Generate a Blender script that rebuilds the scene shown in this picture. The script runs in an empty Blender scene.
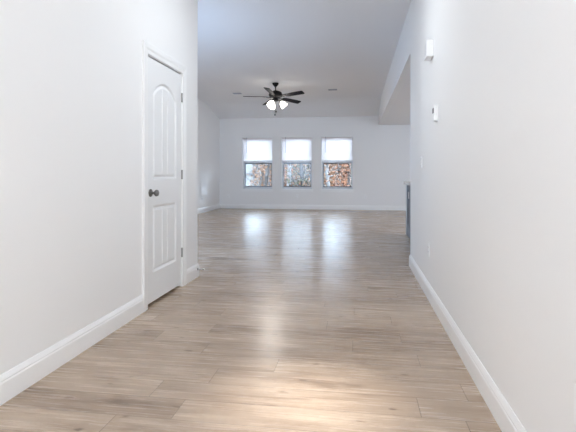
import bpy, bmesh, math, random
from mathutils import Vector, Matrix
PI = math.pi
C = bpy.context.scene.collection
SC = bpy.context.scene
random.seed(7)

# ------------------------------------------------------------------ camera
F_PX, EYE, HORIZON, VPX = 460.0, 1.10, 173.0, 357.0
cam = bpy.data.cameras.new('camera')
camo = bpy.data.objects.new('camera', cam)
C.objects.link(camo)
cam.sensor_fit = 'HORIZONTAL'
cam.sensor_width = 36.0
cam.lens = 36.0 * F_PX / 576.0
cam.shift_x = 0.0
cam.shift_y = -(216.0 - HORIZON) / 576.0
cam.clip_start = 0.05
camo.location = (0, 0, EYE)
camo.rotation_euler = (PI / 2, 0, math.atan((VPX - 288.0) / F_PX))
SC.camera = camo

# ------------------------------------------------------------------ world, exposure
w = bpy.data.worlds.new('world')
SC.world = w
w.use_nodes = True
bg = w.node_tree.nodes['Background']
bg.inputs[0].default_value = (0.64, 0.80, 1.0, 1)
bg.inputs[1].default_value = 13.0
vs = SC.view_settings
vs.view_transform = 'Standard'
vs.look = 'None'
vs.exposure = 0.33
vs.gamma = 1.0
vs.use_curve_mapping = False
cy = SC.cycles
cy.max_bounces = 10
cy.diffuse_bounces = 7
cy.glossy_bounces = 4
cy.transparent_max_bounces = 12
cy.sample_clamp_indirect = 6.0
cy.caustics_reflective = False
cy.caustics_refractive = False
cy.use_denoising = True


def area(name, loc, rot, sx, sy, power, col, spread=180):
    l = bpy.data.lights.new(name, 'AREA')
    l.shape = 'RECTANGLE'
    l.size, l.size_y = sx, sy
    l.energy = power
    l.color = col
    l.spread = math.radians(spread)
    o = bpy.data.objects.new(name, l)
    C.objects.link(o)
    o.location = loc
    o.rotation_euler = rot
    return o


# daylight of the assumed, unseen front door, then added fill lamps and the hall downlight
area('front_door_daylight', (-0.2, -1.70, 1.45), (PI / 2, 0, PI + 0.38), 1.5, 2.3, 94, (0.895, 0.95, 1.0))
area('kitchen_side_fill', (4.35, 10.6, 1.35), (PI / 2, 0, PI / 2), 2.4, 2.1, 56, (0.70, 0.84, 1.0))  # added cool fill from the kitchen side; no patio door stands here
area('living_room_fill', (-2.9, 4.85, 1.5), (PI / 2, 0, PI), 2.0, 1.5, 64, (0.50, 0.70, 1.0))  # added blue fill to brighten the living room; this wall has no window
area('kitchen_ceiling_fill', (2.6, 8.6, 2.47), (0, 0, 0), 0.5, 0.5, 22, (1.0, 0.90, 0.82))  # added warm fill under the kitchen ceiling, out of view
area('hall_ceiling_fill', (-0.75, 0.3, 3.08), (0, 0, 0), 0.7, 0.7, 12.0, (0.97, 0.98, 1.0))  # added overhead fill to brighten the near hall walls
area('hall_ceiling_fill', (-0.50, 3.7, 3.08), (0, 0, 0), 0.7, 0.7, 18, (0.88, 0.945, 1.0))  # another added fill, evening out the light further down the hall
area('hall_lamp', (-0.25, 2.2, 3.07), (0, 0, 0), 0.16, 0.16, 1.8, (1.0, 0.975, 0.95), 22)

# ------------------------------------------------------------------ helpers


def mat(name, col=(0.8, 0.8, 0.8), rough=0.5, metal=0.0, spec=0.5):
    m = bpy.data.materials.new(name)
    m.use_nodes = True
    b = m.node_tree.nodes['Principled BSDF']
    b.inputs['Base Color'].default_value = (*col, 1)
    b.inputs['Roughness'].default_value = rough
    b.inputs['Metallic'].default_value = metal
    b.inputs['Specular IOR Level'].default_value = spec
    return m


def N(m, t, **kw):
    n = m.node_tree.nodes.new(t)
    for k, v in kw.items():
        setattr(n, k, v)
    return n


def L(m, a, b):
    m.node_tree.links.new(a, b)


def mth(m, op, a, b=None, c=None):
    n = N(m, 'ShaderNodeMath', operation=op)
    for i, v in enumerate((a, b, c)):
        if v is None:
            continue
        if isinstance(v, (int, float)):
            n.inputs[i].default_value = v
        else:
            L(m, v, n.inputs[i])
    return n.outputs[0]


def bumped(m, scale, strength, dist=0.002, var=0.0):
    """fine noise bump, and a slight noise variation of the colour"""
    b = m.node_tree.nodes['Principled BSDF']
    tc = N(m, 'ShaderNodeTexCoord')
    n = N(m, 'ShaderNodeTexNoise')
    n.inputs['Scale'].default_value = scale
    n.inputs['Detail'].default_value = 4
    L(m, tc.outputs['Object'], n.inputs['Vector'])
    bp = N(m, 'ShaderNodeBump')
    bp.inputs['Strength'].default_value = strength
    bp.inputs['Distance'].default_value = dist
    L(m, n.outputs[0], bp.inputs['Height'])
    L(m, bp.outputs[0], b.inputs['Normal'])
    if var:
        base = b.inputs['Base Color'].default_value[:3]
        cr = N(m, 'ShaderNodeValToRGB')
        cr.color_ramp.elements[0].color = (*[c * (1 - var) for c in base], 1)
        cr.color_ramp.elements[1].color = (*[min(1, c * (1 + var)) for c in base], 1)
        cr.color_ramp.elements[0].position = 0.3
        cr.color_ramp.elements[1].position = 0.7
        L(m, n.outputs[0], cr.inputs[0])
        L(m, cr.outputs[0], b.inputs['Base Color'])
    return m


def bx(bm, x0, x1, y0, y1, z0, z1):
    r = bmesh.ops.create_cube(bm, size=1.0)
    bmesh.ops.scale(bm, vec=(x1 - x0, y1 - y0, z1 - z0), verts=r['verts'])
    bmesh.ops.translate(bm, vec=((x0 + x1) / 2, (y0 + y1) / 2, (z0 + z1) / 2), verts=r['verts'])
    return r['verts']


def boxm(*b):
    bm = bmesh.new()
    for q in (b if isinstance(b[0], (tuple, list)) else [b]):
        bx(bm, *q)
    return bm


def lathe(bm, prof, M=None, seg=24, cap=True):
    """revolve (r, z) pairs about local z"""
    M = M or Matrix.Identity(4)
    rings = []
    for r, z in prof:
        if r < 1e-6:
            rings.append([bm.verts.new(M @ Vector((0, 0, z)))])
        else:
            rings.append([bm.verts.new(M @ Vector((r * math.cos(2 * PI * i / seg), r * math.sin(2 * PI * i / seg), z))) for i in range(seg)])
    for a, b in zip(rings, rings[1:]):
        for i in range(seg):
            j = (i + 1) % seg
            if len(a) == 1 and len(b) == 1:
                continue
            if len(a) == 1:
                bm.faces.new((a[0], b[j], b[i]))
            elif len(b) == 1:
                bm.faces.new((a[i], a[j], b[0]))
            else:
                bm.faces.new((a[i], a[j], b[j], b[i]))
    if cap:
        for r in (rings[0], rings[-1]):
            if len(r) > 2:
                bm.faces.new(r)
    return bm


def tube(bm, pts, r, seg=8):
    pts = [Vector(p) for p in pts]
    rs = r if isinstance(r, (list, tuple)) else [r] * len(pts)
    rings = []
    up = Vector((0, 0, 1))
    for i, p in enumerate(pts):
        d = (pts[min(i + 1, len(pts) - 1)] - pts[max(i - 1, 0)]).normalized()
        a = d.cross(up)
        if a.length < 1e-3:
            a = d.cross(Vector((1, 0, 0)))
        a.normalize()
        b = d.cross(a)
        rings.append([bm.verts.new(p + rs[i] * (a * math.cos(2 * PI * k / seg) + b * math.sin(2 * PI * k / seg))) for k in range(seg)])
    for p, q in zip(rings, rings[1:]):
        for k in range(seg):
            j = (k + 1) % seg
            bm.faces.new((p[k], p[j], q[j], q[k]))
    bm.faces.new(rings[0])
    bm.faces.new(rings[-1])
    return bm


def sweep(bm, path, prof):
    """extrude a 2-D profile (out, up) along a horizontal poly-line with mitred corners; 'out' is to the right of travel"""
    P = [Vector((x, y, 0)) for x, y in path]
    rings = []
    for i, p in enumerate(P):
        d0 = (P[i] - P[i - 1]).normalized() if i else None
        d1 = (P[i + 1] - P[i]).normalized() if i < len(P) - 1 else None
        n0 = Vector((d0.y, -d0.x, 0)) if d0 else None
        n1 = Vector((d1.y, -d1.x, 0)) if d1 else None
        if n0 and n1:
            n = (n0 + n1)
            n = n / max(1e-6, n.dot(n0))
        else:
            n = n0 or n1
        rings.append([bm.verts.new(p + n * o + Vector((0, 0, u))) for o, u in prof])
    k = len(prof)
    for a, b in zip(rings, rings[1:]):
        for i in range(k):
            j = (i + 1) % k
            bm.faces.new((a[i], a[j], b[j], b[i]))
    bm.faces.new(rings[0])
    bm.faces.new(rings[-1])
    return bm


def bev(bm, wd, seg=2):
    bmesh.ops.bevel(bm, geom=bm.edges[:], offset=wd, segments=seg, affect='EDGES', profile=0.7)
    return bm


def obj(name, bm, m, parent=None, smooth=False, recalc=True):
    if recalc:
        bmesh.ops.recalc_face_normals(bm, faces=bm.faces[:])
    me = bpy.data.meshes.new(name)
    bm.to_mesh(me)
    bm.free()
    me.materials.append(m)
    if smooth:
        for p in me.polygons:
            p.use_smooth = True
        if smooth != 'all':
            me.set_sharp_from_angle(angle=math.radians(40))
    o = bpy.data.objects.new(name, me)
    C.objects.link(o)
    if parent:
        o.parent = parent
    return o


def struct(name, bm, m, parent=None, **k):
    o = obj(name, bm, m, parent, **k)
    if not parent:
        o['kind'] = 'structure'
    return o


def thing(name, label, cat, loc=(0, 0, 0), rz=0, group=None):
    o = bpy.data.objects.new(name, None)
    o.empty_display_size = 0.05
    C.objects.link(o)
    o.location = loc
    o.rotation_euler = (0, 0, rz)
    tag(o, label, cat, group)
    return o


def tag(o, label, cat, group=None):
    o['label'] = label
    o['category'] = cat
    if group:
        o['group'] = group
    return o


def dup(root, loc, rz=None, label=None):
    r = root.copy()
    C.objects.link(r)
    r.location = loc
    if rz is not None:
        r.rotation_euler = (0, 0, rz)
    if label:
        r['label'] = label
    for ch in list(root.children):
        c = ch.copy()
        C.objects.link(c)
        c.parent = r
        for g in ch.children:
            d = g.copy()
            C.objects.link(d)
            d.parent = c
    return r


# ------------------------------------------------------------------ materials
M_wall = bumped(mat('wall_paint', (0.84, 0.842, 0.845), 0.55, spec=0.3), 260, 0.12, 0.001)
M_ceil = bumped(mat('ceiling_paint', (0.84, 0.84, 0.85), 0.9, spec=0.1), 120, 0.15, 0.001)
M_trim = bumped(mat('trim_enamel', (0.87, 0.875, 0.88), 0.32), 60, 0.04, 0.001)
M_door = bumped(mat('door_enamel', (0.83, 0.84, 0.85), 0.36), 60, 0.04, 0.001)
M_vinyl = bumped(mat('window_vinyl', (0.70, 0.72, 0.76), 0.4), 40, 0.03, 0.001)
M_screen = bumped(mat('screen_frame', (0.10, 0.11, 0.14), 0.5), 60, 0.05, 0.001)
M_plast = bumped(mat('white_plastic', (0.86, 0.87, 0.88), 0.35), 80, 0.03, 0.0005)
M_slot = bumped(mat('dark_slot', (0.05, 0.05, 0.055), 0.5), 80, 0.03, 0.0005)
M_nickel = bumped(mat('brushed_nickel', (0.24, 0.235, 0.23), 0.28, 1.0), 300, 0.08, 0.0005)
M_hinge = bumped(mat('hinge_nickel', (0.30, 0.30, 0.30), 0.4, 0.8), 300, 0.08, 0.0005)
M_fan = bumped(mat('fan_bronze', (0.010, 0.010, 0.011), 0.5, spec=0.2), 90, 0.05, 0.0005)
M_blade = bumped(mat('fan_blade', (0.016, 0.016, 0.021), 0.6, spec=0.15), 30, 0.1, 0.0005, 0.3)
M_cab = bumped(mat('cabinet_navy', (0.055, 0.075, 0.115), 0.4), 50, 0.05, 0.0005, 0.1)
M_cabtrim = bumped(mat('cabinet_corner', (0.60, 0.62, 0.66), 0.4), 50, 0.05, 0.0005)
M_stone = bumped(mat('countertop', (0.80, 0.80, 0.79), 0.2), 18, 0.02, 0.0005, 0.05)
M_chrome = bumped(mat('bright_spring_steel', (0.75, 0.75, 0.75), 0.3, 0.9), 300, 0.05, 0.0005)
M_rubber = bumped(mat('rubber_tip', (0.85, 0.85, 0.83), 0.6), 80, 0.05, 0.0005)
M_vent = bumped(mat('vent_grille', (0.36, 0.38, 0.44), 0.5), 80, 0.05, 0.0005)

# floor: pale oak planks laid across the hall
M_floor = mat('oak_planks', (0.5, 0.4, 0.32), 0.3)


def floor_nodes(m):
    b = m.node_tree.nodes['Principled BSDF']
    tc = N(m, 'ShaderNodeTexCoord')
    sep = N(m, 'ShaderNodeSeparateXYZ')
    L(m, tc.outputs['Object'], sep.inputs[0])
    x, y = sep.outputs[0], sep.outputs[1]
    PW, PL = 0.183, 1.30
    ry = mth(m, 'DIVIDE', mth(m, 'ADD', y, 0.06), PW)
    row = mth(m, 'FLOOR', ry)
    fy = mth(m, 'FRACT', ry)
    wn = N(m, 'ShaderNodeTexWhiteNoise', noise_dimensions='1D')
    L(m, row, wn.inputs['W'])
    rx = mth(m, 'ADD', mth(m, 'DIVIDE', x, PL), mth(m, 'MULTIPLY', wn.outputs[0], 7.0))
    colm = mth(m, 'FLOOR', rx)
    fx = mth(m, 'FRACT', rx)
    cid = N(m, 'ShaderNodeCombineXYZ')
    L(m, row, cid.inputs[0])
    L(m, colm, cid.inputs[1])
    pn = N(m, 'ShaderNodeTexWhiteNoise', noise_dimensions='3D')
    L(m, cid.outputs[0], pn.inputs['Vector'])
    tone = pn.outputs[0]
    # grain coordinates: stretched along x and shifted per plank
    gv = N(m, 'ShaderNodeCombineXYZ')
    L(m, mth(m, 'ADD', mth(m, 'MULTIPLY', x, 1.0), mth(m, 'MULTIPLY', tone, 37.0)), gv.inputs[0])
    L(m, mth(m, 'MULTIPLY', y, 5.5), gv.inputs[1])
    L(m, mth(m, 'MULTIPLY', tone, 11.0), gv.inputs[2])
    g1 = N(m, 'ShaderNodeTexNoise')
    g1.inputs['Scale'].default_value = 1.7
    g1.inputs['Detail'].default_value = 7
    g1.inputs['Roughness'].default_value = 0.62
    g1.inputs['Distortion'].default_value = 0.9
    L(m, gv.outputs[0], g1.inputs['Vector'])
    gv2 = N(m, 'ShaderNodeVectorMath', operation='MULTIPLY')
    gv2.inputs[1].default_value = (0.6, 3.0, 1.0)
    L(m, gv.outputs[0], gv2.inputs[0])
    g2 = N(m, 'ShaderNodeTexNoise')
    g2.inputs['Scale'].default_value = 4.0
    g2.inputs['Detail'].default_value = 5
    g2.inputs['Roughness'].default_value = 0.7
    L(m, gv2.outputs[0], g2.inputs['Vector'])
    # knots
    kv = N(m, 'ShaderNodeVectorMath', operation='MULTIPLY')
    kv.inputs[1].default_value = (1.0, 0.42, 1.0)
    L(m, gv.outputs[0], kv.inputs[0])
    vo = N(m, 'ShaderNodeTexVoronoi', voronoi_dimensions='2D')
    vo.inputs['Scale'].default_value = 2.1
    kd = N(m, 'ShaderNodeTexNoise')
    kd.inputs['Scale'].default_value = 9.0
    L(m, gv.outputs[0], kd.inputs['Vector'])
    ka = N(m, 'ShaderNodeVectorMath', operation='SCALE')
    ka.inputs[3].default_value = 0.10
    L(m, kd.outputs['Color'], ka.inputs[0])
    kb_ = N(m, 'ShaderNodeVectorMath', operation='ADD')
    L(m, kv.outputs[0], kb_.inputs[0])
    L(m, ka.outputs[0], kb_.inputs[1])
    L(m, kb_.outputs[0], vo.inputs['Vector'])
    kn = N(m, 'ShaderNodeMapRange', interpolation_type='SMOOTHSTEP')
    kn.inputs[1].default_value = 0.01
    kn.inputs[2].default_value = 0.075
    kn.inputs[3].default_value = 1.0
    kn.inputs[4].default_value = 0.0
    L(m, vo.outputs['Distance'], kn.inputs[0])
    sc = N(m, 'ShaderNodeSeparateColor')
    L(m, vo.outputs['Color'], sc.inputs[0])
    pick = mth(m, 'GREATER_THAN', sc.outputs[0], 0.30)
    knot = mth(m, 'MULTIPLY', kn.outputs[0], pick)
    # colour
    cr = N(m, 'ShaderNodeValToRGB')
    e = cr.color_ramp.elements
    e[0].position, e[0].color = 0.26, (0.170, 0.112, 0.076, 1)
    e[1].position, e[1].color = 0.74, (0.545, 0.430, 0.325, 1)
    k = e.new(0.46)
    k.color = (0.375, 0.280, 0.204, 1)
    k = e.new(0.55)
    k.color = (0.430, 0.328, 0.243, 1)
    mixf = mth(m, 'ADD', mth(m, 'MULTIPLY', g1.outputs[0], 0.70), mth(m, 'MULTIPLY', g2.outputs[0], 0.30))
    mixf = mth(m, 'ADD', mixf, mth(m, 'MULTIPLY', mth(m, 'SUBTRACT', tone, 0.5), 0.17))
    mixf = mth(m, 'SUBTRACT', mixf, mth(m, 'MULTIPLY', knot, 0.24))
    L(m, mixf, cr.inputs[0])
    # seams
    sy = mth(m, 'LESS_THAN', mth(m, 'MINIMUM', fy, mth(m, 'SUBTRACT', 1.0, fy)), 0.010)
    sx = mth(m, 'LESS_THAN', mth(m, 'MINIMUM', fx, mth(m, 'SUBTRACT', 1.0, fx)), 0.0017)
    seam = mth(m, 'MAXIMUM', sx, sy)
    mx = N(m, 'ShaderNodeMix', data_type='RGBA')
    L(m, mth(m, 'MULTIPLY', seam, 0.8), mx.inputs[0])
    L(m, cr.outputs[0], mx.inputs[6])
    mx.inputs[7].default_value = (0.17, 0.12, 0.09, 1)
    L(m, mx.outputs[2], b.inputs['Base Color'])
    rr = mth(m, 'ADD', 0.24, mth(m, 'MULTIPLY', g2.outputs[0], 0.06))
    L(m, rr, b.inputs['Roughness'])
    b.inputs['Specular IOR Level'].default_value = 0.75
    bp = N(m, 'ShaderNodeBump')
    bp.inputs['Strength'].default_value = 0.10
    bp.inputs['Distance'].default_value = 0.0008
    L(m, mth(m, 'SUBTRACT', mixf, mth(m, 'MULTIPLY', seam, 0.5)), bp.inputs['Height'])
    L(m, bp.outputs[0], b.inputs['Normal'])


floor_nodes(M_floor)

# window glass: clear with a faint sheen
M_glass = bpy.data.materials.new('window_glass')
M_glass.use_nodes = True
nt = M_glass.node_tree
nt.nodes.remove(nt.nodes['Principled BSDF'])
tr = N(M_glass, 'ShaderNodeBsdfTransparent')
tr.inputs[0].default_value = (0.95, 0.97, 0.97, 1)
gl = N(M_glass, 'ShaderNodeBsdfGlossy')
gl.inputs['Roughness'].default_value = 0.02
fr = N(M_glass, 'ShaderNodeFresnel')
fr.inputs[0].default_value = 1.35
mx = N(M_glass, 'ShaderNodeMixShader')
L(M_glass, fr.outputs[0], mx.inputs[0])
L(M_glass, tr.outputs[0], mx.inputs[1])
L(M_glass, gl.outputs[0], mx.inputs[2])
L(M_glass, mx.outputs[0], nt.nodes['Material Output'].inputs[0])

# blind slats: thin white vinyl, daylight glows through
M_slat = bpy.data.materials.new('blind_slats')
M_slat.use_nodes = True
nt = M_slat.node_tree
nt.nodes.remove(nt.nodes['Principled BSDF'])
df = N(M_slat, 'ShaderNodeBsdfDiffuse')
df.inputs[0].default_value = (0.88, 0.88, 0.90, 1)
tl = N(M_slat, 'ShaderNodeBsdfTranslucent')
tl.inputs[0].default_value = (0.82, 0.75, 0.74, 1)
mx = N(M_slat, 'ShaderNodeMixShader')
mx.inputs[0].default_value = 0.68
L(M_slat, df.outputs[0], mx.inputs[1])
L(M_slat, tl.outputs[0], mx.inputs[2])
L(M_slat, mx.outputs[0], nt.nodes['Material Output'].inputs[0])

# lit frosted glass of the fan lamps
M_shade = mat('lit_frosted_glass', (0.95, 0.95, 0.93), 0.4)
b_ = M_shade.node_tree.nodes['Principled BSDF']
b_.inputs['Emission Color'].default_value = (1.0, 0.93, 0.84, 1)
b_.inputs['Emission Strength'].default_value = 9.0

# ------------------------------------------------------------------ dimensions
XL, XR = -1.682, 0.625         # hall walls
YEND_L, YEND_R = 4.71, 5.60     # where the hall walls stop
XLIV = -4.24                    # left wall of the living room
YB = 13.87                      # back wall
ZC = 3.11                       # ceiling
ZB = 2.79                       # top of the back wall
YK = 12.35                      # crease of the ceiling
ZK = 2.52                       # kitchen ceiling
YF, XK = -1.8, 4.45
T = 0.12

# ------------------------------------------------------------------ shell
struct('floor', boxm(XLIV - 0.3, XK + 0.3, YF - 0.3, YB + 0.22, -0.1, 0.0), M_floor)

bm = bmesh.new()   # ceiling: flat, then easing down to the back wall
prof = [(YF - 0.2, ZC), (YK - 0.25, ZC), (YK + 0.05, ZC - 0.012), (YK + 0.35, ZC - 0.055), (YB, ZB), (YB + 0.22, ZB), (YB + 0.22, ZC + 0.15), (YF - 0.2, ZC + 0.15)]
a = [bm.verts.new((XLIV - 0.13, y, z)) for y, z in prof]
b = [bm.verts.new((XK + 0.13, y, z)) for y, z in prof]
for i in range(len(prof)):
    j = (i + 1) % len(prof)
    bm.faces.new((a[i], a[j], b[j], b[i]))
bm.faces.new(a)
bm.faces.new(b)
struct('ceiling', bm, M_ceil)
struct('ceiling_kitchen', boxm(XR + 0.12, XK, YEND_R, YB, ZK, ZK + 0.08), M_ceil)

# header over the wide opening to the kitchen: follows the ceiling line
bm = bmesh.new()
pr_ = [(YEND_R, ZK), (YB, ZK), (YB, ZB), (YK + 0.35, ZC - 0.055), (YK + 0.05, ZC - 0.012), (YK - 0.25, ZC), (YEND_R, ZC)]
a = [bm.verts.new((XR, y, z)) for y, z in pr_]
b = [bm.verts.new((XR + T, y, z)) for y, z in pr_]
for i in range(len(pr_)):
    j = (i + 1) % len(pr_)
    bm.faces.new((a[i], a[j], b[j], b[i]))
bm.faces.new(a)
bm.faces.new(b)
struct('wall_header', bm, M_wall)

# closet door opening in the left hall wall
DY0, DY1, DZ = 3.515, 4.262, 2.062      # jamb to jamb, head
struct('wall_left', boxm((XL - T, XL, YF, DY0 - 0.012, 0, ZC), (XL - T, XL, DY1 + 0.012, YEND_L, 0, ZC), (XL - T, XL, DY0 - 0.012, DY1 + 0.012, DZ + 0.012, ZC)), M_wall)
struct('wall_closet', boxm((XL - 0.75, XL - 0.70, DY0 - 0.1, DY1 + 0.1, 0, 2.6), (XL - 0.75, XL - T, DY0 - 0.15, DY0 - 0.1, 0, 2.6),
                           (XL - 0.75, XL - T, DY1 + 0.1, DY1 + 0.15, 0, 2.6), (XL - 0.75, XL - T, DY0 - 0.15, DY1 + 0.15, 2.6, 2.65)), M_wall)
struct('wall_living_front', boxm(XLIV, XL - T, YEND_L - T, YEND_L, 0, ZC), M_wall)
struct('wall_living_left', boxm(XLIV - T, XLIV, YEND_L - T, YB + T, 0, ZC), M_wall)
struct('wall_right', boxm(XR, XR + T, YF, YEND_R, 0, ZC), M_wall)
struct('wall_kitchen_front', boxm(XR + T, XK, YEND_R - T, YEND_R, 0, ZK), M_wall)
struct('wall_kitchen_right', boxm(XK, XK + T, YEND_R - T, YB + T, 0, ZC), M_wall)
struct('wall_front', boxm(XL - T, XR + T, YF - T, YF, 0, ZC), M_wall)

WC = [-3.035, -1.815, -0.590]
WW, WZ0, WZ1 = 0.93, 0.605, 2.225
xs = [XLIV]
boxes = []
for c in WC:
    boxes.append((xs[-1], c - WW / 2, YB, YB + 0.22, 0, ZC))
    boxes.append((c - WW / 2, c + WW / 2, YB, YB + 0.22, 0, WZ0))
    boxes.append((c - WW / 2, c + WW / 2, YB, YB + 0.22, WZ1, ZC))
    xs.append(c + WW / 2)
boxes.append((xs[-1], XK, YB, YB + 0.22, 0, ZC))
struct('wall_back', boxm(*boxes), M_wall)

# baseboards
BP = [(0, 0), (0.016, 0), (0.016, 0.098), (0.013, 0.106), (0.0135, 0.112), (0.0105, 0.120), (0.006, 0.131), (0.004, 0.137), (0, 0.137)]


def baseboard(name, path):
    return struct(name, sweep(bmesh.new(), path, BP), M_trim)


CW = 0.085   # casing width
baseboard('baseboard_left', [(XL, YF), (XL, DY0 - CW + 0.004)])
baseboard('baseboard_corner', [(XL, DY1 + CW - 0.004), (XL, YEND_L), (XL - 0.3, YEND_L), (XLIV, YEND_L)])
baseboard('baseboard_living_left', [(XLIV, YEND_L + 0.02), (XLIV, YB), (XK, YB)])
baseboard('baseboard_right', [(XK, YEND_R), (XR, YEND_R), (XR, YF)])

# ------------------------------------------------------------------ closet door
d1 = bpy.data.objects.new('door_1', None)
C.objects.link(d1)
d1['kind'] = 'structure'
d1.location = (XL, 0, 0)
LY0, LY1 = DY0 + 0.005, DY1 - 0.004
LZ0, LZ1 = 0.026, DZ - 0.011
FACE = -0.006           # door face just behind the wall plane


def door_leaf():
    W, H = LY1 - LY0, LZ1 - LZ0
    nx, nz = 110, 300
    st = 0.118

    def dist(px, pz):
        """signed distance inside the nearest panel, and that panel's id"""
        best = -1
        # lower panel
        a = min(px - st, W - st - px, pz - 0.245, 0.80 - pz)
        # upper panel: arched top
        hw = W / 2 - st
        rise = 0.12
        R = (hw * hw + rise * rise) / (2 * rise)
        cz = 1.86 - R
        r = math.hypot(px - W / 2, pz - cz)
        top = R - r if pz > cz else 9
        b = min(px - st, W - st - px, pz - 1.02, top)
        return max(a, b)

    def height(px, pz):
        d = dist(px, pz)
        if d <= 0:
            return 0.0
        h = 0.0
        if d < 0.014:
            h = -0.013 * (d / 0.014)
        elif d < 0.022:
            h = -0.013
        elif d < 0.040:
            h = -0.013 + 0.009 * (d - 0.022) / 0.018
        else:
            h = -0.004
            # vertical plank grooves
            q = (px - W / 2)
            for g in (-0.058, 0.058):
                e = abs(q - g)
                if e < 0.008:
                    h = -0.004 - 0.009 * (1 - e / 0.008)
        return h
    bm = bmesh.new()
    g = [[bm.verts.new((FACE + height(W * i / nx, H * j / nz), LY0 + W * i / nx, LZ0 + H * j / nz)) for i in range(nx + 1)] for j in range(nz + 1)]
    for j in range(nz):
        for i in range(nx):
            bm.faces.new((g[j][i], g[j][i + 1], g[j + 1][i + 1], g[j + 1][i]))
    back = FACE - 0.035
    c = [bm.verts.new((back, y, z)) for y, z in ((LY0, LZ0), (LY1, LZ0), (LY1, LZ1), (LY0, LZ1))]
    bm.faces.new(c[::-1])
    bm.faces.new(g[0][:] + [c[1], c[0]])
    bm.faces.new([g[nz][i] for i in range(nx, -1, -1)] + [c[3], c[2]])
    bm.faces.new([g[j][0] for j in range(nz, -1, -1)] + [c[0], c[3]])
    bm.faces.new([g[j][nx] for j in range(nz + 1)] + [c[2], c[1]])
    return bm


obj('door_leaf', door_leaf(), M_door, d1)

# jamb (stops behind the leaf) and casing
obj('door_jamb', boxm((-T, 0.0, DY0 - 0.011, DY0, 0, DZ), (-T, 0.0, DY1, DY1 + 0.011, 0, DZ), (-T, 0.0, DY0 - 0.011, DY1 + 0.011, DZ, DZ + 0.011),
                      (-0.056, -0.043, DY0, DY0 + 0.012, 0, DZ), (-0.056, -0.043, DY1 - 0.012, DY1, 0, DZ), (-0.056, -0.043, DY0, DY1, DZ - 0.012, DZ)), M_trim, d1)


def casing(bm):
    # profile from the inner edge outwards: (away from opening, proud of the wall)
    pf = [(0.000, 0.0), (0.000, 0.010), (0.010, 0.013), (0.030, 0.012), (0.046, 0.018), (CW - 0.004, 0.020), (CW, 0.016), (CW, 0.0)]
    i0, i1, it = DY0 - 0.004, DY1 + 0.004, DZ + 0.004
    rings = []
    for (y, z, sy, sz) in ((i0, 0, -1, 0), (i0, it, -1, 1), (i1, it, 1, 1), (i1, 0, 1, 0)):
        rings.append([bm.verts.new((p, y + sy * o, z + sz * o)) for o, p in pf])
    k = len(pf)
    for a, b in zip(rings, rings[1:]):
        for i in range(k):
            j = (i + 1) % k
            bm.faces.new((a[i], a[j], b[j], b[i]))
    bm.faces.new(rings[0])
    bm.faces.new(rings[-1])
    return bm


obj('door_casing', casing(bmesh.new()), M_trim, d1)

RX = Matrix.Rotation(PI / 2, 4, 'Y')   # local z -> +x
kz = 0.935
kb = bmesh.new()
lathe(kb, [(0.0, 0.0), (0.033, 0.0), (0.033, 0.005), (0.027, 0.011), (0.012, 0.014), (0.010, 0.032), (0.017, 0.038), (0.0265, 0.046), (0.0285, 0.056), (0.025, 0.066), (0.014, 0.072), (0, 0.073)],
      Matrix.Translation((FACE, LY0 + 0.068, kz)) @ RX, 28, False)
ko = obj('door_knob', kb, M_nickel, d1, smooth=True)
ko['label'] = 'round brushed nickel knob'
obj('strike_plate', boxm(-0.004, 0.0015, DY0 - 0.003, DY0 + 0.003, kz - 0.03, kz + 0.03), M_hinge, d1)
for hz in (0.33, 1.085, 1.83):
    hb = bmesh.new()
    tube(hb, [(0.004, LY1 + 0.003, hz - 0.045), (0.004, LY1 + 0.003, hz + 0.045)], 0.0075, 12)
    bx(hb, -0.004, 0.002, LY1 - 0.003, LY1 + 0.016, hz - 0.044, hz + 0.044)
    obj('hinge', hb, M_hinge, d1)

# ------------------------------------------------------------------ windows and blinds


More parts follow.
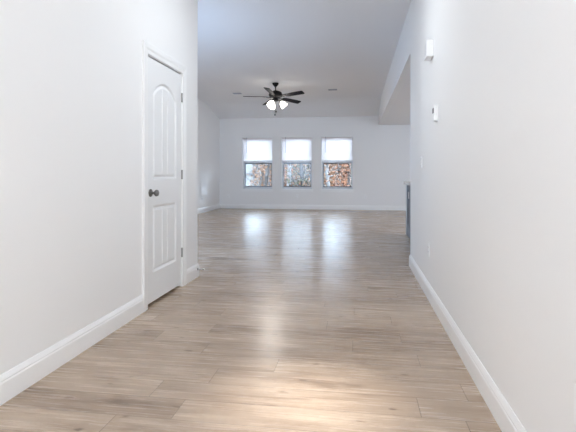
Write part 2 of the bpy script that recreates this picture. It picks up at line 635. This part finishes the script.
def window(n, cx):
    r = bpy.data.objects.new('window_%d' % n, None)
    C.objects.link(r)
    r['kind'] = 'structure'
    r.location = (cx, YB, 0)
    hw = WW / 2
    y0, y1 = 0.15, 0.205
    zm = 1.43
    f = boxm((-hw, -hw + 0.018, y0 - 0.01, y1, WZ0, WZ1), (hw - 0.018, hw, y0 - 0.01, y1, WZ0, WZ1), (-hw + 0.018, hw - 0.018, y0 - 0.01, y1, WZ0, WZ0 + 0.03), (-hw + 0.018, hw - 0.018, y0 - 0.01, y1, WZ1 - 0.03, WZ1))
    obj('window_frame', f, M_vinyl, r)
    i = hw - 0.018
    lo = boxm((-i, -i + 0.020, y0, y0 + 0.02, WZ0 + 0.03, zm), (i - 0.020, i, y0, y0 + 0.02, WZ0 + 0.03, zm), (-i, i, y0, y0 + 0.02, WZ0 + 0.03, WZ0 + 0.065), (-i, i, y0 - 0.006, y0 + 0.02, zm - 0.02, zm + 0.025))
    s = obj('lower_sash', bev(lo, 0.002, 1), M_vinyl, r)
    obj('window_pane', boxm(-i + 0.020, i - 0.020, y0 + 0.008, y0 + 0.011, WZ0 + 0.065, zm - 0.02), M_glass, s)
    up = boxm((-i, -i + 0.020, y0 + 0.022, y0 + 0.042, zm, WZ1 - 0.03), (i - 0.020, i, y0 + 0.022, y0 + 0.042, zm, WZ1 - 0.03), (-i, i, y0 + 0.022, y0 + 0.042, zm, zm + 0.03), (-i, i, y0 + 0.022, y0 + 0.042, WZ1 - 0.06, WZ1 - 0.03))
    s = obj('upper_sash', bev(up, 0.002, 1), M_vinyl, r)
    obj('window_pane', boxm(-i + 0.020, i - 0.020, y0 + 0.030, y0 + 0.033, zm + 0.03, WZ1 - 0.06), M_glass, s)
    # dark frame of the insect screen, seen through the lower pane
    j = i - 0.014
    obj('screen_frame', boxm((-j, -j + 0.028, y0 + 0.024, y0 + 0.032, WZ0 + 0.055, zm - 0.01), (j - 0.028, j, y0 + 0.024, y0 + 0.032, WZ0 + 0.055, zm - 0.01),
                             (-j, j, y0 + 0.024, y0 + 0.032, WZ0 + 0.055, WZ0 + 0.09), (-j, j, y0 + 0.024, y0 + 0.032, zm - 0.05, zm - 0.02)), M_screen, r)
    # stool and apron
    obj('window_sill', bev(boxm((-hw - 0.045, hw + 0.045, -0.035, 0.0, WZ0 - 0.022, WZ0), (-hw + 0.001, hw - 0.001, 0.0, 0.139, WZ0, WZ0 + 0.006)), 0.003, 2), M_trim, r)
    obj('window_apron', bev(boxm(-hw - 0.02, hw + 0.02, -0.014, 0.0, WZ0 - 0.082, WZ0 - 0.022), 0.003, 1), M_trim, r)
    return r


for n, cx in enumerate(WC):
    window(n + 1, cx)


def blind(label):
    t = thing('window_blind', label, 'window blind', (WC[0], YB, WZ1), 0, 'half-lowered blinds on the back wall windows')
    hw = WW / 2 - 0.002
    obj('headrail', bev(boxm(-hw, hw, 0.012, 0.055, -0.042, 0.0), 0.003, 1), M_plast, t)
    bm = bmesh.new()
    zb = -0.737
    n = 33
    for k in range(n):
        zc = -0.052 - (abs(zb) - 0.062) * k / (n - 1)
        # one slat: shallow curved strip, tilted nearly shut
        tilt = math.radians(72)
        prev = None
        w_ = 0.0255
        for q in range(5):
            s = -w_ / 2 + w_ * q / 4
            crown = 0.0022 * (1 - (2 * s / w_) ** 2)
            dy = s * math.cos(tilt) - crown * math.sin(tilt)
            dz = s * math.sin(tilt) + crown * math.cos(tilt)
            a = bm.verts.new((-hw + 0.004, 0.034 + dy, zc + dz))
            b = bm.verts.new((hw - 0.004, 0.034 + dy, zc + dz))
            if prev:
                bm.faces.new((prev[0], prev[1], b, a))
            prev = (a, b)
    o = obj('slats', bm, M_slat, t, smooth='all')
    obj('bottom_rail', bev(boxm(-hw + 0.004, hw - 0.004, 0.022, 0.046, zb - 0.028, zb - 0.008), 0.003, 1), M_plast, t)
    for x in (-hw + 0.14, hw - 0.14):
        obj('ladder_cord', boxm(x - 0.0015, x + 0.0015, 0.0175, 0.0205, zb - 0.01, -0.04), M_plast, t)
    wb = bmesh.new()
    tube(wb, [(-hw + 0.12, 0.006, -0.03), (-hw + 0.12, 0.004, -0.51)], 0.0055, 8)
    tube(wb, [(-hw + 0.12, 0.0055, -0.02), (-hw + 0.12, 0.0135, -0.02)], 0.003, 6)
    obj('tilt_wand', wb, M_vent, t)
    return t


bl = blind('half-lowered white blind in the leftmost of the three back windows')
dup(bl, (WC[1], YB, WZ1), label='half-lowered white blind in the middle back window')
dup(bl, (WC[2], YB, WZ1), label='half-lowered white blind in the rightmost back window, nearest the kitchen')

# ------------------------------------------------------------------ ceiling fan
FX, FY = -1.80, 10.12
fan = thing('ceiling_fan', 'dark bronze five-blade ceiling fan with lit frosted glass shades', 'ceiling fan', (FX, FY, ZC))
bm = bmesh.new()
lathe(bm, [(0, 0), (0.070, 0), (0.072, -0.012), (0.062, -0.040), (0.036, -0.072), (0.020, -0.085), (0, -0.086)], None, 32, False)
obj('canopy', bm, M_fan, fan, smooth=True)
bm = bmesh.new()
lathe(bm, [(0.0125, -0.07), (0.0125, -0.16), (0.026, -0.165), (0.030, -0.185), (0.0, -0.19)], None, 16, True)
obj('downrod', bm, M_fan, fan, smooth=True)
head = bpy.data.objects.new('motor_assembly', None)
bm = bmesh.new()
lathe(bm, [(0, -0.165), (0.040, -0.170), (0.095, -0.186), (0.138, -0.215), (0.152, -0.250), (0.150, -0.285), (0.125, -0.315), (0.080, -0.332), (0.056, -0.345), (0.062, -0.362), (0.074, -0.378), (0.070, -0.398), (0.038, -0.412), (0, -0.416)], None, 40, False)
obj('motor_housing', bm, M_fan, fan, smooth=True)
# blades: one pointing left, the others every 72 degrees
yaw = camo.rotation_euler[2]
TILT = Matrix.Rotation(math.radians(-6.5), 4, Vector((math.cos(yaw), math.sin(yaw), 0)))
for k in range(5):
    ang = PI + yaw + math.radians(4) + k * 2 * PI / 5
    Rm = Matrix.Translation((0, 0, -0.318)) @ TILT @ Matrix.Rotation(ang, 4, 'Z')
    bm = bmesh.new()
    # iron bracket
    tube(bm, [Rm @ Vector(p) for p in ((0.09, 0, -0.010), (0.15, 0.012, -0.006), (0.21, 0, 0.0))], [0.012, 0.009, 0.012], 8)
    vv = bx(bm, 0.19, 0.27, -0.04, 0.04, -0.0055, 0.0)
    bmesh.ops.transform(bm, matrix=Rm @ Matrix.Rotation(math.radians(-13), 4, 'X'), verts=vv)
    br = obj('blade_bracket', bm, M_fan, fan)
    bm = bmesh.new()
    out = [(0.20, 0.050), (0.30, 0.060), (0.50, 0.068), (0.66, 0.071), (0.705, 0.066), (0.72, 0.050)]
    pts = [(r, s) for r, s in out] + [(0.722, 0.0)] + [(r, -s) for r, s in reversed(out)]
    B = Rm @ Matrix.Rotation(math.radians(-13), 4, 'X')
    lo = [bm.verts.new(B @ Vector((r, s, 0.001))) for r, s in pts]
    hi = [bm.verts.new(B @ Vector((r, s, 0.009))) for r, s in pts]
    bm.faces.new(lo)
    bm.faces.new(hi)
    for i in range(len(pts)):
        j = (i + 1) % len(pts)
        bm.faces.new((lo[i], lo[j], hi[j], hi[i]))
    obj('fan_blade', bm, M_blade, fan)
# light kit: three bell shades on short arms
for k in range(3):
    ang = yaw + math.radians(238) + k * 2 * PI / 3
    R = Matrix.Translation((0, 0, -0.385)) @ Matrix.Rotation(ang, 4, 'Z')
    bm = bmesh.new()
    tube(bm, [R @ Vector(p) for p in ((0.04, 0, 0), (0.075, 0, 0.006), (0.10, 0, -0.008), (0.112, 0, -0.03))], 0.009, 10)
    S = R @ Matrix.Translation((0.112, 0, -0.022)) @ Matrix.Rotation(math.radians(-38), 4, 'Y')
    lathe(bm, [(0, 0.004), (0.022, 0.0), (0.028, -0.012), (0.026, -0.024), (0, -0.024)], S, 20, False)
    arm = obj('lamp_arm', bm, M_fan, fan, smooth=True)
    bm = bmesh.new()
    lathe(bm, [(0.024, -0.018), (0.034, -0.032), (0.052, -0.056), (0.064, -0.085), (0.070, -0.115), (0.079, -0.148), (0.076, -0.148), (0.067, -0.115), (0.061, -0.085), (0.049, -0.058), (0.031, -0.034), (0.021, -0.020)], S, 28, False)
    sh = obj('lamp_shade', bm, M_shade, fan, smooth=True)
    sh['label'] = 'lit frosted glass shade'
    bl_ = bpy.data.lights.new('fan_bulb', 'SPOT')
    bl_.energy = 17
    bl_.color = (1.0, 0.95, 0.90)
    bl_.spot_size = math.radians(150)
    bl_.spot_blend = 0.6
    bl_.shadow_soft_size = 0.05
    bo = bpy.data.objects.new('fan_bulb', bl_)
    C.objects.link(bo)
    bo.parent = fan
    bo.matrix_local = S @ Matrix.Translation((0, 0, -0.15))
for dx, ln in ((0.012, 0.21), (-0.012, 0.28)):
    bm = bmesh.new()
    tube(bm, [(dx, 0, -0.41), (dx, 0, -0.41 - ln)], 0.0018, 6)
    c = obj('pull_chain', bm, M_fan, fan)
    bm = bmesh.new()
    z = -0.41 - ln
    lathe(bm, [(0, z + 0.004), (0.008, z), (0.017, z - 0.016), (0.017, z - 0.030), (0, z - 0.040)], Matrix.Translation((dx, 0, 0)), 14, False)
    obj('chain_fob', bm, M_fan, c, smooth=True)

# ------------------------------------------------------------------ ceiling vents


def vent(label, x, y):
    t = thing('ceiling_vent', label, 'vent', (x, y, ZC), 0, 'ceiling air registers')
    fr_ = boxm((-0.17, 0.17, -0.095, -0.07, -0.008, 0), (-0.17, 0.17, 0.07, 0.095, -0.008, 0), (-0.17, -0.145, -0.07, 0.07, -0.008, 0), (0.145, 0.17, -0.07, 0.07, -0.008, 0))
    obj('vent_frame', fr_, M_vent, t)
    lv = bmesh.new()
    for k in range(9):
        y0 = -0.062 + k * 0.0155
        vv = bx(lv, -0.145, 0.145, y0 - 0.007, y0 + 0.007, -0.0012, 0.0012)
        bmesh.ops.transform(lv, matrix=Matrix.Translation((0, y0, -0.006)) @ Matrix.Rotation(math.radians(35), 4, 'X') @ Matrix.Translation((0, -y0, 0)), verts=vv)
    obj('louvers', lv, M_vent, t)
    t.scale = (0.62, 0.8, 1)
    return t


v1 = vent('small grey ceiling air register left of the ceiling fan', 0, 0)
v1.location = (-2.99, 11.30, ZC)
dup(v1, (-0.58, 11.12, ZC), label='small grey ceiling air register to the right of the ceiling fan')

# ------------------------------------------------------------------ wall plates
# built facing -y (plate plane x-z) and then turned to its wall


def outlet(label, loc, rz):
    t = thing('wall_outlet', label, 'outlet', loc, rz, 'white duplex wall outlets')
    obj('face_plate', bev(boxm(-0.036, 0.036, -0.006, 0.0, -0.058, 0.058), 0.0025, 2), M_plast, t)
    for s in (-1, 1):
        r = obj('receptacle', bev(boxm(-0.017, 0.017, -0.009, -0.004, s * 0.020 - 0.0145, s * 0.020 + 0.0145), 0.003, 2), M_plast, t)
        obj('outlet_slots', boxm((-0.008, -0.006, -0.0096, -0.0085, s * 0.020 - 0.002, s * 0.020 + 0.007), (0.006, 0.008, -0.0096, -0.0085, s * 0.020 - 0.002, s * 0.020 + 0.007),
                                 (-0.0025, 0.0025, -0.0096, -0.0085, s * 0.020 - 0.010, s * 0.020 - 0.006)), M_slot, r)
    bm = bmesh.new()
    lathe(bm, [(0, 0.0), (0.0032, 0.0), (0.0028, 0.0015), (0, 0.002)], Matrix.Translation((0, -0.0058, 0)) @ Matrix.Rotation(PI / 2, 4, 'X'), 12, False)
    obj('plate_screw', bm, M_plast, t)
    return t


o1 = outlet('white outlet low on the back wall below the middle window', (-1.80, YB, 0.385), 0)
dup(o1, (-3.955, YB, 0.385), 0, 'white outlet low on the back wall left of the windows')
dup(o1, (0.245, YB, 0.40), 0, 'white outlet low on the back wall right of the windows')
dup(o1, (XLIV, 12.25, 0.41), PI / 2, 'white outlet low on the far left side wall of the living room')
dup(o1, (XR, 4.165, 0.43), -PI / 2, 'white outlet low on the right hall wall below the light switch')
dup(o1, (XR, 1.40, 0.435), -PI / 2, 'white outlet cut by the right edge of the frame, low on the right wall')
o2 = dup(o1, (0.83, 7.72, 0.75), -PI / 2, 'white outlet high on the dark side of the kitchen island')

sw = thing('light_switch', 'white rocker light switch on the right hall wall below the thermostat', 'light switch', (XR, 4.62, 1.205), -PI / 2)
obj('face_plate', bev(boxm(-0.036, 0.036, -0.009, 0.0, -0.058, 0.058), 0.0025, 2), M_plast, sw)
rk = boxm(-0.0165, 0.0165, -0.014, -0.007, -0.033, 0.033)
for v in rk.verts:
    if v.co.y < -0.011 and v.co.z > 0:
        v.co.y = -0.0095
obj('rocker', bev(rk, 0.001, 1), M_plast, sw)
obj('rocker_recess', boxm((-0.0185, 0.0185, -0.0096, -0.008, -0.0355, 0.0355)), M_slot, sw)

th = thing('thermostat', 'white wall thermostat with small dark display on the right hall wall', 'thermostat', (XR, 3.765, 1.57), -PI / 2)
obj('thermostat_base', bev(boxm(-0.044, 0.044, -0.010, 0.0, -0.062, 0.062), 0.003, 2), M_plast, th)
obj('thermostat_cover', bev(boxm(-0.040, 0.040, -0.030, -0.010, -0.058, 0.058), 0.006, 3), M_plast, th)
obj('display_screen', bev(boxm(-0.028, 0.028, -0.0315, -0.0295, 0.002, 0.042), 0.0006, 1), M_slot, th)
for k in (-1, 1):
    obj('button', bev(boxm(k * 0.014 - 0.008, k * 0.014 + 0.008, -0.0325, -0.0295, -0.036, -0.026), 0.0008, 1), M_plast, th)

ch = thing('door_chime', 'white door chime box high on the right hall wall', 'door chime', (XR, 4.01, 2.13), -PI / 2)
obj('chime_cover', bev(boxm(-0.075, 0.075, -0.055, 0.0, -0.065, 0.075), 0.005, 3), M_plast, ch)
for k in range(5):
    z = -0.030 + k * 0.02
    obj('sound_slot', boxm(-0.045, 0.045, -0.0556, -0.0545, z - 0.002, z + 0.002), M_vent, ch)

# spring door stop on the baseboard at the corner
ds = thing('door_stop', 'small white-tipped spring door stop on the baseboard at left wall corner', 'door stop', (XL + 0.016, 4.665, 0.085))
bm = bmesh.new()
lathe(bm, [(0, 0), (0.013, 0), (0.012, 0.004), (0.006, 0.008), (0, 0.009)], RX, 18, False)
obj('mounting_base', bm, M_nickel, ds, smooth=True)
bm = bmesh.new()
pts = []
for i in range(11 * 12 + 1):
    a = 2 * PI * i / 12
    r = 0.0052
    pts.append((0.006 + 0.054 * i / 132, r * math.cos(a), r * math.sin(a)))
tube(bm, pts, 0.0014, 5)
obj('spring', bm, M_chrome, ds, smooth=True)
bm = bmesh.new()
lathe(bm, [(0, 0.056), (0.008, 0.057), (0.010, 0.060), (0.010, 0.070), (0.007, 0.074), (0, 0.075)], RX, 18, False)
obj('rubber_tip', bm, M_rubber, ds, smooth=True)

# ------------------------------------------------------------------ kitchen island
isl = thing('kitchen_island', 'dark navy kitchen island cabinet with white countertop beyond the right wall', 'kitchen island', (0, 0, 0))
IX0, IX1, IY0, IY1 = 0.872, 1.64, 6.2, 8.48
obj('cabinet_body', boxm((IX0 + 0.012, IX1, IY0 + 0.012, IY1 - 0.012, 0.10, 0.90), (IX0 + 0.012, IX1 - 0.07, IY0 + 0.012, IY1 - 0.012, 0.0, 0.10)), M_cab, isl)
obj('toe_board', bev(boxm((IX0 - 0.002, IX0 + 0.012, IY0, IY1 - 0.045, 0, 0.11)), 0.003, 1), M_cab, isl)
for k in range(3):
    a = IY0 + 0.05 + k * 0.72
    obj('back_panel', bev(boxm((IX0 + 0.004, IX0 + 0.012, a, a + 0.09, 0.11, 0.90), (IX0 + 0.004, IX0 + 0.012, a + 0.575, a + 0.665, 0.11, 0.90), (IX0 + 0.004, IX0 + 0.012, a + 0.09, a + 0.575, 0.82, 0.90), (IX0 + 0.004, IX0 + 0.012, a + 0.09, a + 0.575, 0.11, 0.20)), 0.001, 1), M_cab, isl)
p = obj('corner_post', bev(boxm(IX0 - 0.004, IX0 + 0.05, IY1 - 0.045, IY1, 0, 0.90), 0.003, 1), M_cabtrim, isl)
p['label'] = 'pale corner post'
obj('countertop', bev(boxm(IX0 - 0.04, IX1 + 0.03, IY0 - 0.03, IY1 + 0.03, 0.90, 0.945), 0.004, 2), M_stone, isl)
o2.location = (IX0 + 0.0045, 8.07, 0.72)

# ------------------------------------------------------------------ outdoors
M_ground = bumped(mat('leaf_litter', (0.085, 0.06, 0.042), 0.9), 3, 0.5, 0.05, 0.45)
M_bark = bumped(mat('bark', (0.06, 0.052, 0.048), 0.9), 9, 0.6, 0.02, 0.35)
M_barkp = bumped(mat('pale_bark', (0.16, 0.15, 0.145), 0.9), 9, 0.6, 0.02, 0.25)
struct('ground', boxm(-45, 35, YB + 0.24, 90, -0.75, -0.65), M_ground)


bm = bmesh.new()   # the ground climbs behind the brush
pf_ = [(57, -0.66), (63, 0.6), (72, 2.6), (80, 3.3), (90, 3.6), (90, -0.66)]
a = [bm.verts.new((-45, y, z)) for y, z in pf_]
b = [bm.verts.new((35, y, z)) for y, z in pf_]
for i in range(len(pf_)):
    j = (i + 1) % len(pf_)
    bm.faces.new((a[i], a[j], b[j], b[i]))
bm.faces.new(a)
bm.faces.new(b)
struct('ground_bank', bm, M_ground)


def leafmat(name, c0, c1):
    m = mat(name, c0, 0.7)
    b = m.node_tree.nodes['Principled BSDF']
    oi = N(m, 'ShaderNodeNewGeometry')
    cr = N(m, 'ShaderNodeValToRGB')
    cr.color_ramp.elements[0].color = (*c0, 1)
    cr.color_ramp.elements[1].color = (*c1, 1)
    L(m, oi.outputs['Random Per Island'], cr.inputs[0])
    L(m, cr.outputs[0], b.inputs['Base Color'])
    return m


LM = {'orange': leafmat('orange_leaves', (0.052, 0.015, 0.005), (0.202, 0.069, 0.024)),
      'tan': leafmat('tan_leaves', (0.048, 0.021, 0.009), (0.215, 0.097, 0.041)),
      'green': leafmat('green_leaves', (0.015, 0.016, 0.005), (0.075, 0.062, 0.022)),
      'grey': leafmat('grey_twigs', (0.039, 0.020, 0.012), (0.156, 0.083, 0.048))}


def tree(name, label, x, y, h, spread, kind, nleaf, leaf, seed, pale=False, lowest=0.12):
    rnd = random.Random(seed)
    t = thing(name, label, 'tree', (x, y, -0.65), 0, 'trees outside the back windows')
    bm = bmesh.new()
    px = [Vector((0, 0, -0.05))]
    for k in range(1, 7):
        px.append(px[-1] + Vector((rnd.uniform(-.12, .12), rnd.uniform(-.12, .12), h / 6)))
    r0 = 0.018 * h + 0.03
    tube(bm, px, [r0 * (1 - 0.14 * k) for k in range(7)], 8)
    obj('trunk', bm, M_barkp if pale else M_bark, t, smooth=True)
    bm = bmesh.new()
    ends = []
    for b in range(26):
        f = rnd.uniform(lowest, 0.97)
        i = min(5, int(f * 6))
        p0 = px[i].lerp(px[i + 1], f * 6 - i)
        a = rnd.uniform(0, 2 * PI)
        ln = spread * (0.85 - 0.5 * f) * rnd.uniform(.6, 1)
        d = Vector((math.cos(a), math.sin(a), rnd.uniform(.1, .7)))
        p1 = p0 + d * ln * 0.5 + Vector((0, 0, rnd.uniform(-.1, .2)))
        p2 = p0 + d * ln + Vector((rnd.uniform(-.2, .2), rnd.uniform(-.2, .2), rnd.uniform(0, .4)))
        tube(bm, [p0, p1, p2], [0.035, 0.022, 0.008], 5)
        ends += [p0.lerp(p1, .6), p1, p1.lerp(p2, .5), p2]
        for s in range(3):
            q0 = p1.lerp(p2, rnd.random())
            q1 = q0 + Vector((rnd.uniform(-.35, .35), rnd.uniform(-.35, .35), rnd.uniform(-.1, .6)))
            tube(bm, [q0, q1], [0.012, 0.004], 4)
            ends.append(q1)
    obj('branches', bm, M_barkp if pale else M_bark, t)
    bm = bmesh.new()
    for k in range(nleaf):
        c = rnd.choice(ends) + Vector((rnd.gauss(0, .2), rnd.gauss(0, .2), rnd.gauss(0, .25)))
        u = Vector((rnd.uniform(-1, 1), rnd.uniform(-1, 1), rnd.uniform(-1, 1))).normalized()
        v = u.cross(Vector((rnd.uniform(-1, 1), rnd.uniform(-1, 1), rnd.uniform(-1, 1)))).normalized()
        s = leaf * rnd.uniform(.6, 1.3)
        q = [c + u * s, c + v * s * .6, c - u * s, c - v * s * .6]
        bm.faces.new([bm.verts.new(p) for p in q])
    obj('foliage', bm, LM[kind], t, recalc=False)
    return t


def ux(u, d):
    """world point on the ground for an image column and a depth"""
    l = (u - 288) / F_PX * d
    s, c = math.sin(yaw), math.cos(yaw)
    return l * c - d * s, l * s + d * c


TR = [('tan_leaved_tree', 'thin tree with tan leaves at the right of the left window view', 267, 18.5, 5, 1.0, 'tan', 1500, .05, False),
      ('twiggy_tree', 'twiggy brown tree in the centre of the left window view', 260, 24.5, 5.5, 1.1, 'tan', 900, .05, False),
      ('rusty_tree', 'low rusty tree at the right edge of the left window view', 271, 30, 5, 1.4, 'orange', 1800, .06, False),
      ('leafy_green_tree', 'green leafy tree in the middle window view', 298, 19, 5, 1.0, 'green', 1500, .055, False),
      ('tan_leaved_tree', 'orange-tan tree at the left of the middle window view', 286, 22.5, 5.5, 1.2, 'orange', 1500, .055, True),
      ('tan_leaved_tree', 'pale-trunked tan tree at the right of the middle window view', 309, 25, 5.5, 1.2, 'tan', 1900, .055, True),
      ('bare_tree', 'bare grey tree at the left of the right window view', 328, 21, 5.5, 1.1, 'grey', 1200, .045, True),
      ('orange_leaved_tree', 'bright orange-leaved tree at the right of the right window view', 348, 17.8, 4.5, 0.95, 'orange', 2600, .055, False),
      ('bare_tree', 'slim grey tree in the centre of the right window view', 339, 27.5, 6, 1.2, 'grey', 1500, .05, False)]
for i, (nm, lb, u, d, h, sp, kd, nl, ls, pale) in enumerate(TR):
    x, y = ux(u, d)
    tree(nm, lb, x, y, h, sp, kd, nl, ls, 100 + i, pale)

# far edge of the wood: a deep belt of brush nobody could count
rnd = random.Random(5)
M_brush = leafmat('mixed_brush', (0.058, 0.028, 0.014), (0.215, 0.109, 0.061))
_cr = [n for n in M_brush.node_tree.nodes if n.type == 'VALTORGB'][0]
for p_, c_ in ((0.3, (0.176, 0.072, 0.028)), (0.5, (0.215, 0.066, 0.019)), (0.65, (0.068, 0.046, 0.013)), (0.8, (0.252, 0.124, 0.061))):
    _cr.color_ramp.elements.new(p_).color = (*c_, 1)
bm = bmesh.new()
for k in range(70000):
    c = Vector((rnd.uniform(-20, 5), 43 + rnd.random() * 11, -0.7 + 4.2 * rnd.random() ** 1.2))
    u = Vector((rnd.uniform(-1, 1), rnd.uniform(-.6, .6), rnd.uniform(-1, 1.6))).normalized()
    v = u.cross(Vector((rnd.uniform(-.5, .5), 1, rnd.uniform(-.5, .5)))).normalized()
    s = rnd.uniform(.08, .17)
    q = [c + u * s, c + v * s * .5, c - u * s, c - v * s * .5]
    bm.faces.new([bm.verts.new(p) for p in q])
o = obj('brush_thicket', bm, M_brush, recalc=False)
o['kind'] = 'stuff'
tag(o, 'tan, grey and green brush along the edge of the wood outside', 'brush')

# pale neighbouring house glimpsed in the left window
hx, hy = ux(243, 33.5)
ho = thing('neighbouring_house', 'white neighbouring house glimpsed between twigs through the left window', 'house', (hx, hy, -0.65), 0.15)
M_siding = bumped(mat('white_siding', (0.15, 0.15, 0.145), 0.6), 6, 0.2, 0.01)
M_hgrey = bumped(mat('grey_house_trim', (0.07, 0.07, 0.075), 0.6), 20, 0.1, 0.005)
obj('house_wall', boxm(-2.2, 1.1, 0.3, 6, 0, 4.6), M_siding, ho)
rb = bmesh.new()
a = [rb.verts.new(p) for p in ((-2.5, 0, 4.5), (1.4, 0, 4.5), (-0.55, 0, 6.3))]
b = [rb.verts.new(p) for p in ((-2.5, 6.3, 4.5), (1.4, 6.3, 4.5), (-0.55, 6.3, 6.3))]
rb.faces.new(a)
rb.faces.new(b)
for i in range(3):
    j = (i + 1) % 3
    rb.faces.new((a[i], a[j], b[j], b[i]))
obj('house_roof', rb, M_hgrey, ho)
obj('house_post', boxm(0.74, 0.86, 0.2, 0.3, 0, 4.5), M_hgrey, ho)
obj('house_rail', boxm(-2.2, 1.1, 0.2, 0.3, 1.62, 1.74), M_hgrey, ho)
